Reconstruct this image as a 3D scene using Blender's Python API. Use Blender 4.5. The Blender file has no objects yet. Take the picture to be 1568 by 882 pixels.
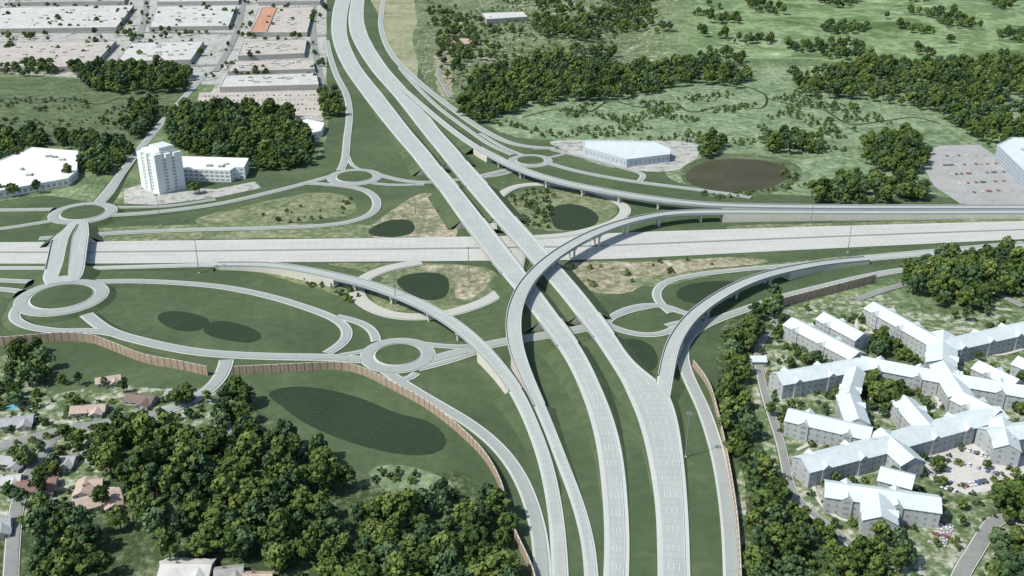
import bpy, math, random
from mathutils import Vector, noise as mnoise
random.seed(7)
# ---------------------------------------------------------------- survey frame
# The plan of the interchange was surveyed from an aerial view taken from 360 m up,
# 24.2 deg below the horizontal.  S() turns a survey reading at a known height
# into metres east / north.
H=360.0; PH=math.radians(24.2); F=1565.0
sP,cP=math.sin(PH),math.cos(PH)
def S(x,y,z=0.0):
    a=(x-784)/F; b=(441-y)/F
    dz=-sP+b*cP; dy=cP+b*sP
    t=(z-H)/dz
    return (t*a,t*dy)
def ppm(y): return (F*sP+(y-441)*cP)/H
scene=bpy.context.scene
col=scene.collection
# gentle hills north of the creek
def sm(a,b,x):
    t=min(1,max(0,(x-a)/(b-a))); return t*t*(3-2*t)
V0=S(1000,-20);V1=S(930,100)
def hill(x,y):
    m=sm(1700,2000,y)*sm(-110,60,x)
    if m<=0: return 0.0
    h=13+17*mnoise.noise((x/230,y/230,1.3))+6*mnoise.noise((x/80,y/80,4.1))+sm(1900,3200,y)*18
    t=((x-V1[0])*(V0[0]-V1[0])+(y-V1[1])*(V0[1]-V1[1]))/((V0[0]-V1[0])**2+(V0[1]-V1[1])**2)
    t=max(-.3,min(1.3,t)); d=math.hypot(x-V1[0]-t*(V0[0]-V1[0]),y-V1[1]-t*(V0[1]-V1[1]))
    h+=12*math.exp(-((d-90)/60)**2)-16*math.exp(-(d/45)**2)
    return max(.3,h*m)
# ---------------------------------------------------------------- materials
def newmat(name):
    m=bpy.data.materials.new(name); m.use_nodes=True
    nt=m.node_tree; b=nt.nodes['Principled BSDF']
    b.inputs['Roughness'].default_value=0.9
    b.inputs['Specular IOR Level'].default_value=0.15
    return m,nt,b
def N(nt,t,**k):
    n=nt.nodes.new(t)
    for a,v in k.items(): setattr(n,a,v)
    return n
def mth(nt,op,a,b=None,c=None):
    n=N(nt,'ShaderNodeMath',operation=op)
    for i,v in enumerate((a,b,c)):
        if v is None: continue
        if isinstance(v,(int,float)): n.inputs[i].default_value=v
        else: nt.links.new(v,n.inputs[i])
    return n.outputs[0]
def noise(nt,vec,scale,detail=3,rough=0.6,dist=0):
    n=N(nt,'ShaderNodeTexNoise'); nt.links.new(vec,n.inputs['Vector'])
    n.inputs['Scale'].default_value=scale; n.inputs['Detail'].default_value=detail
    n.inputs['Roughness'].default_value=rough; n.inputs['Distortion'].default_value=dist
    return n.outputs['Fac']
def ramp(nt,fac,stops):
    r=N(nt,'ShaderNodeValToRGB'); e=r.color_ramp.elements
    while len(e)<len(stops): e.new(0.5)
    for i,(p,c) in enumerate(stops):
        e[i].position=p; e[i].color=(*c,1)
    nt.links.new(fac,r.inputs[0]); return r.outputs[0]
def mixc(nt,fac,a,b,mode='MIX'):
    n=N(nt,'ShaderNodeMix',data_type='RGBA',blend_type=mode)
    for s,v in ((n.inputs[0],fac),(n.inputs[6],a),(n.inputs[7],b)):
        if isinstance(v,(int,float)): s.default_value=v
        elif isinstance(v,tuple): s.default_value=(*v,1)
        else: nt.links.new(v,s)
    return n.outputs[2]
def gcol(nt,stops,s1,s2,w,dist,rough=.65):
    g=N(nt,'ShaderNodeNewGeometry').outputs['Position']
    n1=noise(nt,g,s1,4,rough,dist); n2=noise(nt,g,s2,2,.7)
    f=mth(nt,'ADD',mth(nt,'MULTIPLY',n1,1-w),mth(nt,'MULTIPLY',n2,w))
    return ramp(nt,f,stops),n2
def ground_mat(name,stops,s1=0.012,s2=0.25,w=0.5,bump=0.0,dist=0.5,rough=.65):
    m,nt,b=newmat(name)
    c,n2=gcol(nt,stops,s1,s2,w,dist,rough)
    nt.links.new(c,b.inputs['Base Color'])
    return m
def road_mat(name,c,joint=0.86,jl=6.0,lane=3.7,var=.12,track=.06):
    m,nt,b=newmat(name)
    uv=N(nt,'ShaderNodeUVMap').outputs[0]
    sp=N(nt,'ShaderNodeSeparateXYZ'); nt.links.new(uv,sp.inputs[0])
    u,v=sp.outputs[0],sp.outputs[1]
    g=N(nt,'ShaderNodeNewGeometry').outputs['Position']
    n1=noise(nt,g,0.03,3,.6); n2=noise(nt,g,0.5,2,.7)
    jv=mth(nt,'LESS_THAN',mth(nt,'FRACT',mth(nt,'DIVIDE',v,jl)),0.06)
    ju=mth(nt,'LESS_THAN',mth(nt,'FRACT',mth(nt,'DIVIDE',u,lane)),0.05)
    fl=N(nt,'ShaderNodeCombineXYZ')
    nt.links.new(mth(nt,'FLOOR',mth(nt,'DIVIDE',u,lane)),fl.inputs[0]); nt.links.new(mth(nt,'FLOOR',mth(nt,'DIVIDE',v,jl*3)),fl.inputs[1])
    wn=N(nt,'ShaderNodeTexWhiteNoise'); nt.links.new(fl.outputs[0],wn.inputs['Vector'])
    tr=mth(nt,'MULTIPLY',mth(nt,'ABSOLUTE',mth(nt,'SINE',mth(nt,'MULTIPLY',u,2*math.pi/lane))),track)
    val=mth(nt,'ADD',1-var,mth(nt,'MULTIPLY',mth(nt,'ADD',mth(nt,'MULTIPLY',n1,.7),mth(nt,'ADD',mth(nt,'MULTIPLY',n2,.5),mth(nt,'MULTIPLY',wn.outputs[0],.4))),var*1.25))
    val=mth(nt,'SUBTRACT',val,tr)
    val=mth(nt,'MULTIPLY',val,mth(nt,'SUBTRACT',1,mth(nt,'MULTIPLY',mth(nt,'MAXIMUM',jv,ju),1-joint)))
    cc=N(nt,'ShaderNodeCombineXYZ')
    for i in range(3): nt.links.new(mth(nt,'MULTIPLY',val,c[i]),cc.inputs[i])
    nt.links.new(cc.outputs[0],b.inputs['Base Color'])
    return m
def plain(name,c,var=.2,s=.4,rough=.85,bump=0):
    return ground_mat(name,[(.3,tuple(x*(1-var) for x in c)),(.7,tuple(min(1,x*(1+var)) for x in c))],s*.1,s,.5)
M={}
GS=[(.30,(.054,.082,.040)),(.5,(.080,.116,.056)),(.68,(.125,.158,.082))]
M['grass']=ground_mat('mown_grass',GS,.010,.12,.35)
M['bank']=ground_mat('bank_grass',[(p,tuple(v*.94 for v in c)) for p,c in GS],.011,.13,.4)
M['basin']=ground_mat('basin_reeds',[(.35,(.024,.040,.021)),(.65,(.042,.062,.034))],.02,.4,.6)
M['field']=ground_mat('rough_field',[(.3,(.050,.080,.033)),(.44,(.10,.150,.065)),(.55,(.19,.245,.125)),(.68,(.38,.42,.28))],.014,.16,.5,.3,1.0)
M['resid']=ground_mat('garden_ground',[(.30,(.042,.065,.028)),(.43,(.090,.132,.056)),(.51,(.17,.22,.11)),(.57,(.38,.38,.30)),(.65,(.56,.55,.49))],.03,.16,.5,.3,1.0)
M['wet']=ground_mat('wetland_reeds',[(.28,(.045,.080,.035)),(.41,(.11,.165,.08)),(.52,(.20,.27,.15)),(.66,(.36,.42,.27))],.016,.12,.5,.4,2.0)  # far-zone greens raised in colour to stand in for distance haze
M['marsh']=ground_mat('marsh',[(.3,(.045,.07,.03)),(.48,(.095,.130,.062)),(.64,(.18,.215,.125))],.02,.14,.45,.3,2.5)
SC=[(.3,(.04,.055,.025)),(.44,(.085,.12,.05)),(.54,(.17,.21,.11)),(.64,(.42,.42,.32))]
M['scrub']=ground_mat('scrub',SC,.02,.16,.6,.5,1.5)
M['wood']=ground_mat('woodland_floor',[(.3,(.028,.042,.018)),(.50,(.065,.095,.040)),(.64,(.20,.23,.13))],.03,.2,.6,.4)
M['dirt']=ground_mat('bare_soil',[(.30,(.10,.135,.065)),(.44,(.18,.195,.11)),(.54,(.36,.32,.225)),(.66,(.56,.51,.41))],.028,.16,.5,.4,1.5)
M['drygrass']=ground_mat('dry_grass',[(.3,(.070,.105,.048)),(.44,(.125,.160,.078)),(.56,(.23,.25,.14)),(.68,(.42,.41,.28))],.03,.15,.5,.4,1.5)
M['field_tan']=ground_mat('hay_field',[(.32,(.14,.175,.085)),(.5,(.28,.29,.17)),(.68,(.43,.41,.29))],.02,.12,.5)
M['yard']=ground_mat('gravel_yard',[(.32,(.11,.15,.08)),(.42,(.28,.29,.25)),(.52,(.48,.48,.44)),(.6,(.34,.34,.31)),(.7,(.12,.17,.09))],.02,.10,.5,0,.5)
M['lot']=plain('parking_asphalt',(.36,.36,.34),.25,.3)
M['asph']=plain('street_asphalt',(.26,.27,.25),.2,.4)
M['conc']=road_mat('highway_concrete',(.425,.455,.425),joint=.80,var=.16)
M['fway']=road_mat('freeway_concrete',(.525,.53,.485),joint=.82,jl=8,var=.18,track=.08)
M['lane']=road_mat('road_asphalt',(.345,.37,.345),joint=.93,jl=40,lane=4,var=.14,track=.03)
M['shld']=road_mat('shoulder_concrete',(.51,.535,.50),joint=.90,jl=9,lane=50,var=.16,track=0)
M['loop']=road_mat('ramp_concrete',(.49,.49,.435),joint=.88,jl=6,lane=4)
M['kerb']=plain('kerb_concrete',(.56,.58,.55),.1,.6)
M['wallc']=plain('retaining_wall_concrete',(.60,.58,.50),.14,.5)
M['par']=plain('parapet_concrete',(.35,.38,.38),.10,.5)
M['deck']=plain('deck_concrete',(.30,.31,.31),.15,.5)
M['paint']=plain('road_paint',(.66,.66,.64),.08,.5)
m,nt,b=newmat('pond_water'); g=N(nt,'ShaderNodeNewGeometry').outputs['Position']
nt.links.new(ramp(nt,noise(nt,g,.02,3),[(.35,(.055,.055,.030)),(.65,(.080,.078,.042))]),b.inputs['Base Color'])
b.inputs['Roughness'].default_value=.5; b.inputs['Specular IOR Level'].default_value=.12; M['water']=m
def brickwall(name,c1,c2):
    m,nt,b=newmat(name)
    uv=N(nt,'ShaderNodeUVMap').outputs[0]
    sp=N(nt,'ShaderNodeSeparateXYZ'); nt.links.new(uv,sp.inputs[0])
    post=mth(nt,'LESS_THAN',mth(nt,'FRACT',mth(nt,'DIVIDE',sp.outputs[1],6.0)),.12)
    g=N(nt,'ShaderNodeNewGeometry').outputs['Position']
    c=ramp(nt,noise(nt,g,.4,3,.7),[(.3,c1),(.7,c2)])
    c=mixc(nt,mth(nt,'MULTIPLY',post,.45),c,(.18,.145,.115))
    nt.links.new(c,b.inputs['Base Color']); return m
M['noisewall']=brickwall('noise_wall_panels',(.34,.26,.195),(.47,.37,.285))
M['roofw']=plain('pale_metal_roof',(.57,.635,.63),.14,.22)
M['wallw']=plain('pale_stucco',(.41,.435,.435),.14,.3)  # wall colour darkened to stand in for shade on the apartment walls
M['win']=plain('window_glass',(.16,.18,.20),.2,.3)
M['winpale']=plain('pale_window_glass',(.27,.29,.31),.15,.3)
M['white']=plain('white_cladding',(.73,.75,.73),.06,.3)
M['roofflat']=ground_mat('gravel_roof',[(.3,(.40,.40,.37)),(.7,(.66,.66,.62))],.03,.12,.6)
M['roofgrey']=ground_mat('grey_roof',[(.3,(.26,.26,.24)),(.7,(.48,.47,.44))],.03,.12,.6)
M['rooftan']=ground_mat('tan_roof',[(.3,(.35,.32,.28)),(.7,(.58,.54,.48))],.03,.12,.6)
M['rooforange']=ground_mat('orange_roof',[(.3,(.42,.21,.13)),(.7,(.60,.33,.22))],.03,.1,.6)
M['indwall']=plain('block_wall',(.36,.35,.32),.2,.3)
M['shbrown']=plain('brown_shingles',(.20,.155,.13),.3,.8)
M['shgrey']=plain('grey_shingles',(.36,.37,.37),.25,.8)
M['shtan']=plain('tan_shingles',(.46,.37,.30),.3,.8)
M['shred']=plain('red_shingles',(.27,.17,.15),.25,.8)
M['siding']=plain('house_siding',(.52,.50,.45),.12,.4)
M['metal']=plain('galvanised_steel',(.22,.23,.24),.1,.5)
M['bluegl']=plain('garage_panels',(.44,.50,.55),.1,.3)
M['pool']=plain('pool_water',(.10,.40,.55),.1,.3)
M['drive']=plain('driveway_concrete',(.55,.54,.50),.14,.3)
# hills: golf course + wooded ravine
m,nt,b=newmat('golf_and_ravine')
gp=N(nt,'ShaderNodeNewGeometry').outputs['Position']
mp=N(nt,'ShaderNodeMapping'); nt.links.new(gp,mp.inputs[0]); mp.inputs['Scale'].default_value=(.7,1,1); mp.inputs['Rotation'].default_value=(0,0,.25)
big=noise(nt,mp.outputs[0],.0070,3,.55,.8); mid=noise(nt,gp,.022,4,.65,.6)
fine=noise(nt,gp,.06,3,.7)
f=mth(nt,'ADD',mth(nt,'MULTIPLY',big,.60),mth(nt,'ADD',mth(nt,'MULTIPLY',mid,.25),mth(nt,'MULTIPLY',fine,.15)))
c1=ramp(nt,f,[(.38,(.075,.12,.045)),(.435,(.12,.185,.075)),(.475,(.185,.265,.12)),(.50,(.27,.35,.19)),(.525,(.155,.225,.10)),(.57,(.12,.185,.08)),(.60,(.24,.32,.17)),(.66,(.34,.40,.25))])
vo=N(nt,'ShaderNodeTexVoronoi'); nt.links.new(mp.outputs[0],vo.inputs['Vector']); vo.inputs['Scale'].default_value=.0095
dd=mth(nt,'ADD',vo.outputs['Distance'],mth(nt,'MULTIPLY',mid,.22))
bunk=mth(nt,'LESS_THAN',dd,.185); green=mth(nt,'LESS_THAN',dd,.29)
c1=mixc(nt,mth(nt,'MULTIPLY',green,.7),c1,(.28,.38,.20)); c1=mixc(nt,mth(nt,'MULTIPLY',bunk,.8),c1,(.58,.54,.40))
c2,_=gcol(nt,SC,.02,.14,.6,1.5)
at=N(nt,'ShaderNodeAttribute'); at.attribute_name='west'
nt.links.new(mixc(nt,at.outputs['Fac'],c1,c2),b.inputs['Base Color']); M['hills']=m
# ---------------------------------------------------------------- mesh builder
class MB:
    def __init__(s): s.v=[];s.f=[];s.m=[];s.uv=[];s.mats=[]
    def mi(s,k):
        if k not in s.mats: s.mats.append(k)
        return s.mats.index(k)
    def face(s,pts,k,uv=None):
        i=len(s.v); s.v+=[tuple(p) for p in pts]; s.f.append(tuple(range(i,i+len(pts)))); s.m.append(s.mi(k))
        s.uv+= uv if uv else [(p[0],p[1]) for p in pts]
    def box(s,c,sx,sy,z0,z1,k,ang=0,top=None):
        ca,sa=math.cos(ang),math.sin(ang)
        q=[(c[0]+x*ca-y*sa,c[1]+x*sa+y*ca) for x,y in ((-sx/2,-sy/2),(sx/2,-sy/2),(sx/2,sy/2),(-sx/2,sy/2))]
        s.prism(q,z0,z1,k,top)
    def prism(s,q,z0,z1,k,top=None):
        n=len(q)
        ar=sum(q[i][0]*q[(i+1)%n][1]-q[(i+1)%n][0]*q[i][1] for i in range(n))
        if ar<0: q=q[::-1]
        for i in range(n):
            a,b=q[i],q[(i+1)%n]
            s.face([(*a,z0),(*b,z0),(*b,z1),(*a,z1)],k)
        s.face([(*p,z1) for p in q],top or k)
    def build(s,name,parent=None):
        me=bpy.data.meshes.new(name); me.from_pydata(s.v,[],s.f)
        for k in s.mats: me.materials.append(M[k])
        me.polygons.foreach_set('material_index',s.m)
        ul=me.uv_layers.new(name='UVMap'); flat=[]
        for p in s.uv: flat+= [p[0],p[1]]
        ul.data.foreach_set('uv',flat)
        me.update(); o=bpy.data.objects.new(name,me); col.objects.link(o)
        if parent: o.parent=parent
        return o
def cr(p0,p1,p2,p3,t):
    return [0.5*((2*b)+(-a+c)*t+(2*a-5*b+4*c-d)*t*t+(-a+3*b-3*c+d)*t*t*t) for a,b,c,d in zip(p0,p1,p2,p3)]
def smoothpath(P,step=5.0,it=8,closed=False):
    n=len(P); out=[]
    rng=range(n) if closed else range(n-1)
    for i in rng:
        if closed: q=[P[(i+k)%n] for k in(-1,0,1,2)]
        else: q=[P[max(0,i-1)],P[i],P[i+1],P[min(n-1,i+2)]]
        L=math.hypot(q[2][0]-q[1][0],q[2][1]-q[1][1]); k=max(1,int(L/step))
        for j in range(k):
            t=j/k
            a=cr(*[p[:2] for p in q],t)
            zw=[q[1][2]*(1-t)+q[2][2]*t, q[1][3]*(1-t)+q[2][3]*t]
            out.append(a+zw+[q[1][4]])
    if not closed: out.append(list(P[-1][:4])+[P[-2][4]])
    for _ in range(it):
        new=[list(p) for p in out]; m=len(out)
        for i in (range(m) if closed else range(1,m-1)):
            a,c,b=out[i-1],out[i],out[(i+1)%m]
            for d in range(4): new[i][d]=.25*a[d]+.5*c[d]+.25*b[d]
        out=new
    return out
def frames(P,closed=False):
    n=len(P); fr=[]; s=0
    for i in range(n):
        a=P[i-1] if (i>0 or closed) else P[i]; b=P[(i+1)%n] if (i<n-1 or closed) else P[i]
        dx,dy=b[0]-a[0],b[1]-a[1]; L=math.hypot(dx,dy) or 1
        if i>0: s+=math.hypot(P[i][0]-P[i-1][0],P[i][1]-P[i-1][1])
        fr.append((dy/L,-dx/L,s))
    return fr
def band(mb,P,fr,sec0,key,cond=None,closed=False):
    n=len(P)
    for i in (range(n) if closed else range(n-1)):
        j=(i+1)%n
        if cond and not cond(P[i]): continue
        a=sec0(P[i]); b=sec0(P[j])
        def pt(p,f,o,z): return (p[0]+f[0]*o,p[1]+f[1]*o,z)
        s0=fr[i][2]; s1=fr[j][2] if j>i else s0+5
        mb.face([pt(P[i],fr[i],a[0],a[1]),pt(P[i],fr[i],a[2],a[3]),pt(P[j],fr[j],b[2],b[3]),pt(P[j],fr[j],b[0],b[1])],key,
                [(a[0],s0),(a[2],s0),(b[2],s1),(b[0],s1)])
layer=[0]
def road(name,pts,w=9,kind='local',it=8,lanes=0,step=5,closed=False,shoulder=None,skirt=1.9):
    """pts: (sx,sy[,z[,w[,type]]])  type g ground/bank, b bridge, w retaining wall"""
    P=[];z=0;ww=w;t='g'
    for p in pts:
        if len(p)>2: z=p[2]
        if len(p)>3 and p[3]: ww=p[3]
        if len(p)>4: t=p[4]
        X,Y=S(p[0],p[1],z); P.append([X,Y,z,ww,t])
    P=smoothpath(P,step,it,closed)
    fr=frames(P,closed); layer[0]+=1
    e=layer[0]*0.006
    zs=0.40+e; zl=zs+0.35
    mb=MB()
    mats={'local':('shld','lane'),'hwy':('shld','conc'),'loop':('shld','loop'),'fly':('shld','conc'),'street':('drive','asph')}[kind]
    sh=shoulder if shoulder is not None else {'local':1.5,'hwy':1.6,'loop':1.2,'fly':1.3,'street':.7}[kind]
    band(mb,P,fr,lambda p:(-p[3]/2,p[2]+zs,p[3]/2,p[2]+zs),mats[0],closed=closed)
    band(mb,P,fr,lambda p:(-p[3]/2+sh,p[2]+zl,p[3]/2-sh,p[2]+zl) ,mats[1],closed=closed)
    for sg in (-1,1):
        band(mb,P,fr,lambda p:(sg*(p[3]/2),p[2]+zs,sg*(p[3]/2+.05+skirt*p[2]*(1 if p[2]>.3 else 0)+.6),0.0),'bank',lambda p:p[4]=='g',closed)
        isb=lambda p:p[4] in 'bw'
        band(mb,P,fr,lambda p:(sg*(p[3]/2),p[2]+zs-.3,sg*(p[3]/2),p[2]+zl+.95),'par',isb)
        band(mb,P,fr,lambda p:(sg*(p[3]/2-.4),p[2]+zl,sg*(p[3]/2-.4),p[2]+zl+.95),'par',isb)
        band(mb,P,fr,lambda p:(sg*(p[3]/2-.4),p[2]+zl+.95,sg*(p[3]/2),p[2]+zl+.95),'kerb',isb)
        band(mb,P,fr,lambda p:(sg*(p[3]/2-.02),p[2]+zs-.3,sg*(p[3]/2-.02),p[2]-.9),'par',lambda p:p[4]=='b')
        band(mb,P,fr,lambda p:(sg*(p[3]/2-1.2),p[2]-.9,sg*(p[3]/2-1.2),p[2]-2.2),'deck',lambda p:p[4]=='b')
        band(mb,P,fr,lambda p:(sg*(p[3]/2-.03),p[2]+zs-.3,sg*(p[3]/2-.03),0),'wallc',lambda p:p[4]=='w')
    band(mb,P,fr,lambda p:(-p[3]/2,p[2]-.9,p[3]/2,p[2]-.9),'deck',lambda p:p[4]=='b')
    band(mb,P,fr,lambda p:(-p[3]/2+1.2,p[2]-2.2,p[3]/2-1.2,p[2]-2.2),'deck',lambda p:p[4]=='b')
    for i in range(1,len(P)):
        if (P[i][4]=='b')!=(P[i-1][4]=='b'):
            p=P[i];f=fr[i];hw=p[3]/2+ (1.9*p[2]*.55 if P[i][4]!='w' and P[i-1][4]!='w' else 0)
            h2=p[3]/2-.1
            mb.face([(p[0]-f[0]*hw,p[1]-f[1]*hw,0),(p[0]+f[0]*hw,p[1]+f[1]*hw,0),(p[0]+f[0]*h2,p[1]+f[1]*h2,p[2]+.3),(p[0]-f[0]*h2,p[1]-f[1]*h2,p[2]+.3)],'wallc')
    if lanes:
        for k in range(lanes+1):
            edge=k in(0,lanes)
            for i in range(len(P)-1):
                if not edge and (i%3): continue
                p,q=P[i],P[i+1]
                def off(p):
                    a=p[3]/2-sh-.3; return -a+2*a*k/lanes
                o1,o2=off(p),off(q); z1=p[2]+zl+.03; z2=q[2]+zl+.03; hw=.12
                mb.face([(p[0]+fr[i][0]*(o1-hw),p[1]+fr[i][1]*(o1-hw),z1),(p[0]+fr[i][0]*(o1+hw),p[1]+fr[i][1]*(o1+hw),z1),
                         (q[0]+fr[i+1][0]*(o2+hw),q[1]+fr[i+1][1]*(o2+hw),z2),(q[0]+fr[i+1][0]*(o2-hw),q[1]+fr[i+1][1]*(o2-hw),z2)],'paint')
    acc=20
    for i in range(1,len(P)-1):
        if P[i][4]!='b': acc=18; continue
        acc+=math.hypot(P[i][0]-P[i-1][0],P[i][1]-P[i-1][1])
        if acc>42 and P[i][2]>4:
            acc=0; p=P[i]; ang=math.atan2(fr[i][1],fr[i][0])
            mb.box((p[0],p[1]),p[3]-2.5,1.8,p[2]-3.6,p[2]-2.2,'wallc',ang)
            for sg in(-1,1): mb.box((p[0]+sg*fr[i][0]*p[3]*.22,p[1]+sg*fr[i][1]*p[3]*.22),1.5,1.5,0,p[2]-3.6,'wallc',ang)
    return mb.build(name),P
def ring(cx,cy,wpx,z=0,rw=9.5):
    X,Y=S(cx,cy,z); r=wpx/2/ppm(cy)
    layer[0]+=1; e=layer[0]*.006; zs=z+.40+e; zl=z+.76+e
    mb=MB(); n=72
    P=[[X+(r+rw/2)*math.cos(2*math.pi*i/n),Y+(r+rw/2)*math.sin(2*math.pi*i/n),z,rw,'g'] for i in range(n)]
    fr=[(math.cos(2*math.pi*i/n),math.sin(2*math.pi*i/n),i*2*math.pi*r/n) for i in range(n)]
    band(mb,P,fr,lambda p:(-rw/2-.8,zs,rw/2,zs),'shld',closed=True)
    band(mb,P,fr,lambda p:(-rw/2+.9,zl,rw/2-1.2,zl),'lane',closed=True)
    band(mb,P,fr,lambda p:(rw/2,zs,rw/2+1.9*z+.6,0),'bank',closed=True)
    prev=None
    for k,(fr_,h) in enumerate(((1.0,.0),(.97,.45),(.75,.8),(.4,1.0),(0.01,1.1))):
        cur=[(X+(r-.6)*fr_*math.cos(2*math.pi*i/n),Y+(r-.6)*fr_*math.sin(2*math.pi*i/n),zs+.35+h) for i in range(n)]
        if prev:
            for i in range(n):
                mb.face([prev[i],prev[(i+1)%n],cur[(i+1)%n],cur[i]],'kerb' if k==1 else 'grass')
        prev=cur
    return mb.build('roundabout')
def poly(px,z=0,smooth=True,jit=0,step=6):
    P=[[*S(x,y,z),0,0,'g'] for x,y in px]
    if smooth: P=smoothpath(P,step,2,True)
    return [(p[0]+random.uniform(-jit,jit),p[1]+random.uniform(-jit,jit)) for p in P]
sl=[0]
def sheet(name,px,key,smooth=True,jit=0,step=8):
    sl[0]+=1; z=.01+sl[0]*.006
    q=poly(px,0,smooth,jit,step); mb=MB()
    n=len(q); ar=sum(q[i][0]*q[(i+1)%n][1]-q[(i+1)%n][0]*q[i][1] for i in range(n))
    if ar<0:q=q[::-1]
    mb.face([(*p,z) for p in q],key); return mb.build(name)
def strip(name,px,w,z,key,it=2,step=4,zz=0):
    P=smoothpath([[*S(x,y,zz),0,0,'g'] for x,y in px],step,it); fr=frames(P); mb=MB()
    band(mb,P,fr,lambda p:(-w/2,z,w/2,z),key); return mb.build(name)
# ---------------------------------------------------------------- ground
mb=MB(); R=16000
mb.face([(-R,-3000,0),(R,-3000,0),(R,30000,0),(-R,30000,0)],'field'); mb.build('ground')
sheet('project_grass',[(-60,340),(60,300),(200,310),(400,250),(490,240),(500,120),(480,-5),(600,-5),(640,100),(740,190),(860,205),(1000,235),(1040,280),(1250,300),(1700,300),(1750,400),(1400,420),(1200,475),(1120,560),(1150,760),(1160,930),(820,930),(760,780),(560,740),(330,600),(200,580),(-60,560)],'grass')
sheet('industrial_yard',[(-400,-60),(500,-60),(500,110),(495,185),(300,180),(330,130),(0,112),(-400,120)],'yard',False)
sheet('marsh',[(-300,125),(0,118),(180,125),(270,140),(240,200),(120,225),(-300,200)],'marsh',jit=1)
sheet('farm_field',[(572,-10),(655,-10),(640,30),(632,60),(640,100),(634,122),(612,105),(597,75),(588,50),(578,20)],'field_tan',jit=1)
sheet('scrub',[(650,-30),(800,-30),(1150,105),(900,120),(760,140),(690,170),(645,110),(640,50)],'scrub',jit=2)
sheet('bare_yard',[(690,40),(740,30),(800,45),(800,80),(750,92),(700,75)],'dirt',jit=2)
sheet('bare_yard',[(665,80),(690,78),(690,150),(672,140)],'dirt',jit=2)
sheet('wetland',[(750,185),(820,150),(1000,140),(1150,105),(1500,100),(1800,110),(1800,290),(1400,300),(1240,300),(1050,260),(1040,225),(880,215),(790,210)],'wet',jit=2)
strip('creek',[(800,180),(850,168),(900,172),(935,155),(985,165),(1030,158),(1060,172),(1110,162),(1165,166),(1172,146),(1140,132),(1110,126),(1060,128)],3.5,.24,'basin')
strip('creek',[(1172,150),(1210,160),(1260,168),(1300,190),(1350,186),(1400,180),(1440,190)],3.5,.25,'basin')
strip('creek',[(-60,160),(0,150),(60,158),(100,150),(150,160),(190,150),(230,165)],3.0,.24,'basin')
sheet('building_lot',[(850,215),(1050,217),(1070,235),(1030,262),(930,255),(860,228)],'yard')
sheet('pond_bank',[(1040,262),(1080,240),(1130,235),(1200,243),(1230,265),(1195,292),(1130,303),(1070,297)],'marsh')
sheet('pond',[(1050,265),(1080,248),(1130,243),(1190,250),(1212,265),(1185,285),(1130,294),(1080,290),(1055,280)],'water')
sheet('dry_bank',[(570,345),(615,312),(650,295),(680,305),(700,362),(640,362),(560,364)],'dirt',jit=1)
sheet('dry_bank',[(300,335),(400,310),(480,295),(530,300),(545,325),(480,338),(330,346)],'drygrass',jit=1)
sheet('dry_bank',[(500,404),(600,404),(650,403),(700,405),(755,412),(760,440),(720,468),(650,480),(580,470),(565,445),(590,425)],'drygrass',jit=1)
sheet('dry_bank',[(640,408),(730,408),(752,430),(715,462),(690,458),(700,430)],'dirt',jit=1)
sheet('dry_bank',[(400,412),(520,425),(540,460),(480,440),(420,425)],'drygrass',jit=1)
sheet('dry_bank',[(860,405),(1000,400),(1140,394),(1180,402),(1080,412),(1000,430),(960,450),(900,445)],'dirt',jit=1)
sheet('dry_bank',[(780,300),(850,290),(930,305),(945,325),(900,352),(830,352),(790,335)],'drygrass',jit=1)
sheet('dry_bank',[(1110,346),(1300,341),(1568,334),(1700,330),(1700,340),(1568,341),(1300,348),(1110,353)],'drygrass')
sheet('dry_bank',[(960,428),(1100,412),(1380,385),(1600,370),(1600,375),(1200,405),(1000,440)],'drygrass',jit=1)
sheet('dry_bank',[(150,350),(400,342),(560,345),(600,350),(560,364),(400,365),(150,369)],'drygrass',jit=1)
sheet('woodland_floor',[(130,655),(330,610),(430,650),(560,740),(690,720),(770,780),(800,880),(830,960),(-100,960),(-100,820),(150,780)],'wood',jit=2)
sheet('meadow',[(560,720),(620,712),(690,735),(700,760),(640,775),(600,760)],'wet',jit=1)
sheet('residential_ground',[(-200,560),(60,545),(220,575),(340,600),(330,650),(180,670),(160,780),(60,800),(-200,820)],'resid',jit=1)
sheet('meadow',[(90,540),(200,555),(300,575),(300,600),(180,590),(70,600)],'grass',jit=1)
sheet('residential_ground',[(1180,480),(1330,450),(1450,470),(1800,440),(1800,960),(1160,960),(1150,640),(1160,540)],'resid',jit=1)
sheet('woodland_floor',[(1105,500),(1185,460),(1150,540),(1175,700),(1250,800),(1330,960),(1150,960),(1140,740),(1105,640)],'wood',jit=1)
def basin(px): sheet('detention_basin',px,'basin')
basin([(236,482),(250,475),(285,477),(320,488),(328,492),(305,509),(270,507),(245,495)])
basin([(318,492),(332,489),(370,496),(407,515),(395,526),(350,522),(306,509)])
basin([(402,600),(430,592),(490,594),(560,612),(610,635),(660,645),(688,675),(685,692),(640,699),(580,690),(520,672),(460,645),(430,620)])
basin([(558,358),(590,338),(628,336),(636,350),(628,360),(590,364)])
basin([(838,325),(860,312),(890,314),(917,330),(912,345),(880,354),(850,352),(846,338)])
basin([(604,428),(640,417),(682,420),(688,440),(680,458),(650,461),(620,446)])
basin([(1033,448),(1058,434),(1110,430),(1140,434),(1100,455),(1068,468),(1040,462)])
basin([(945,518),(990,520),(1006,540),(1006,570),(980,574),(960,548)])
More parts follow.
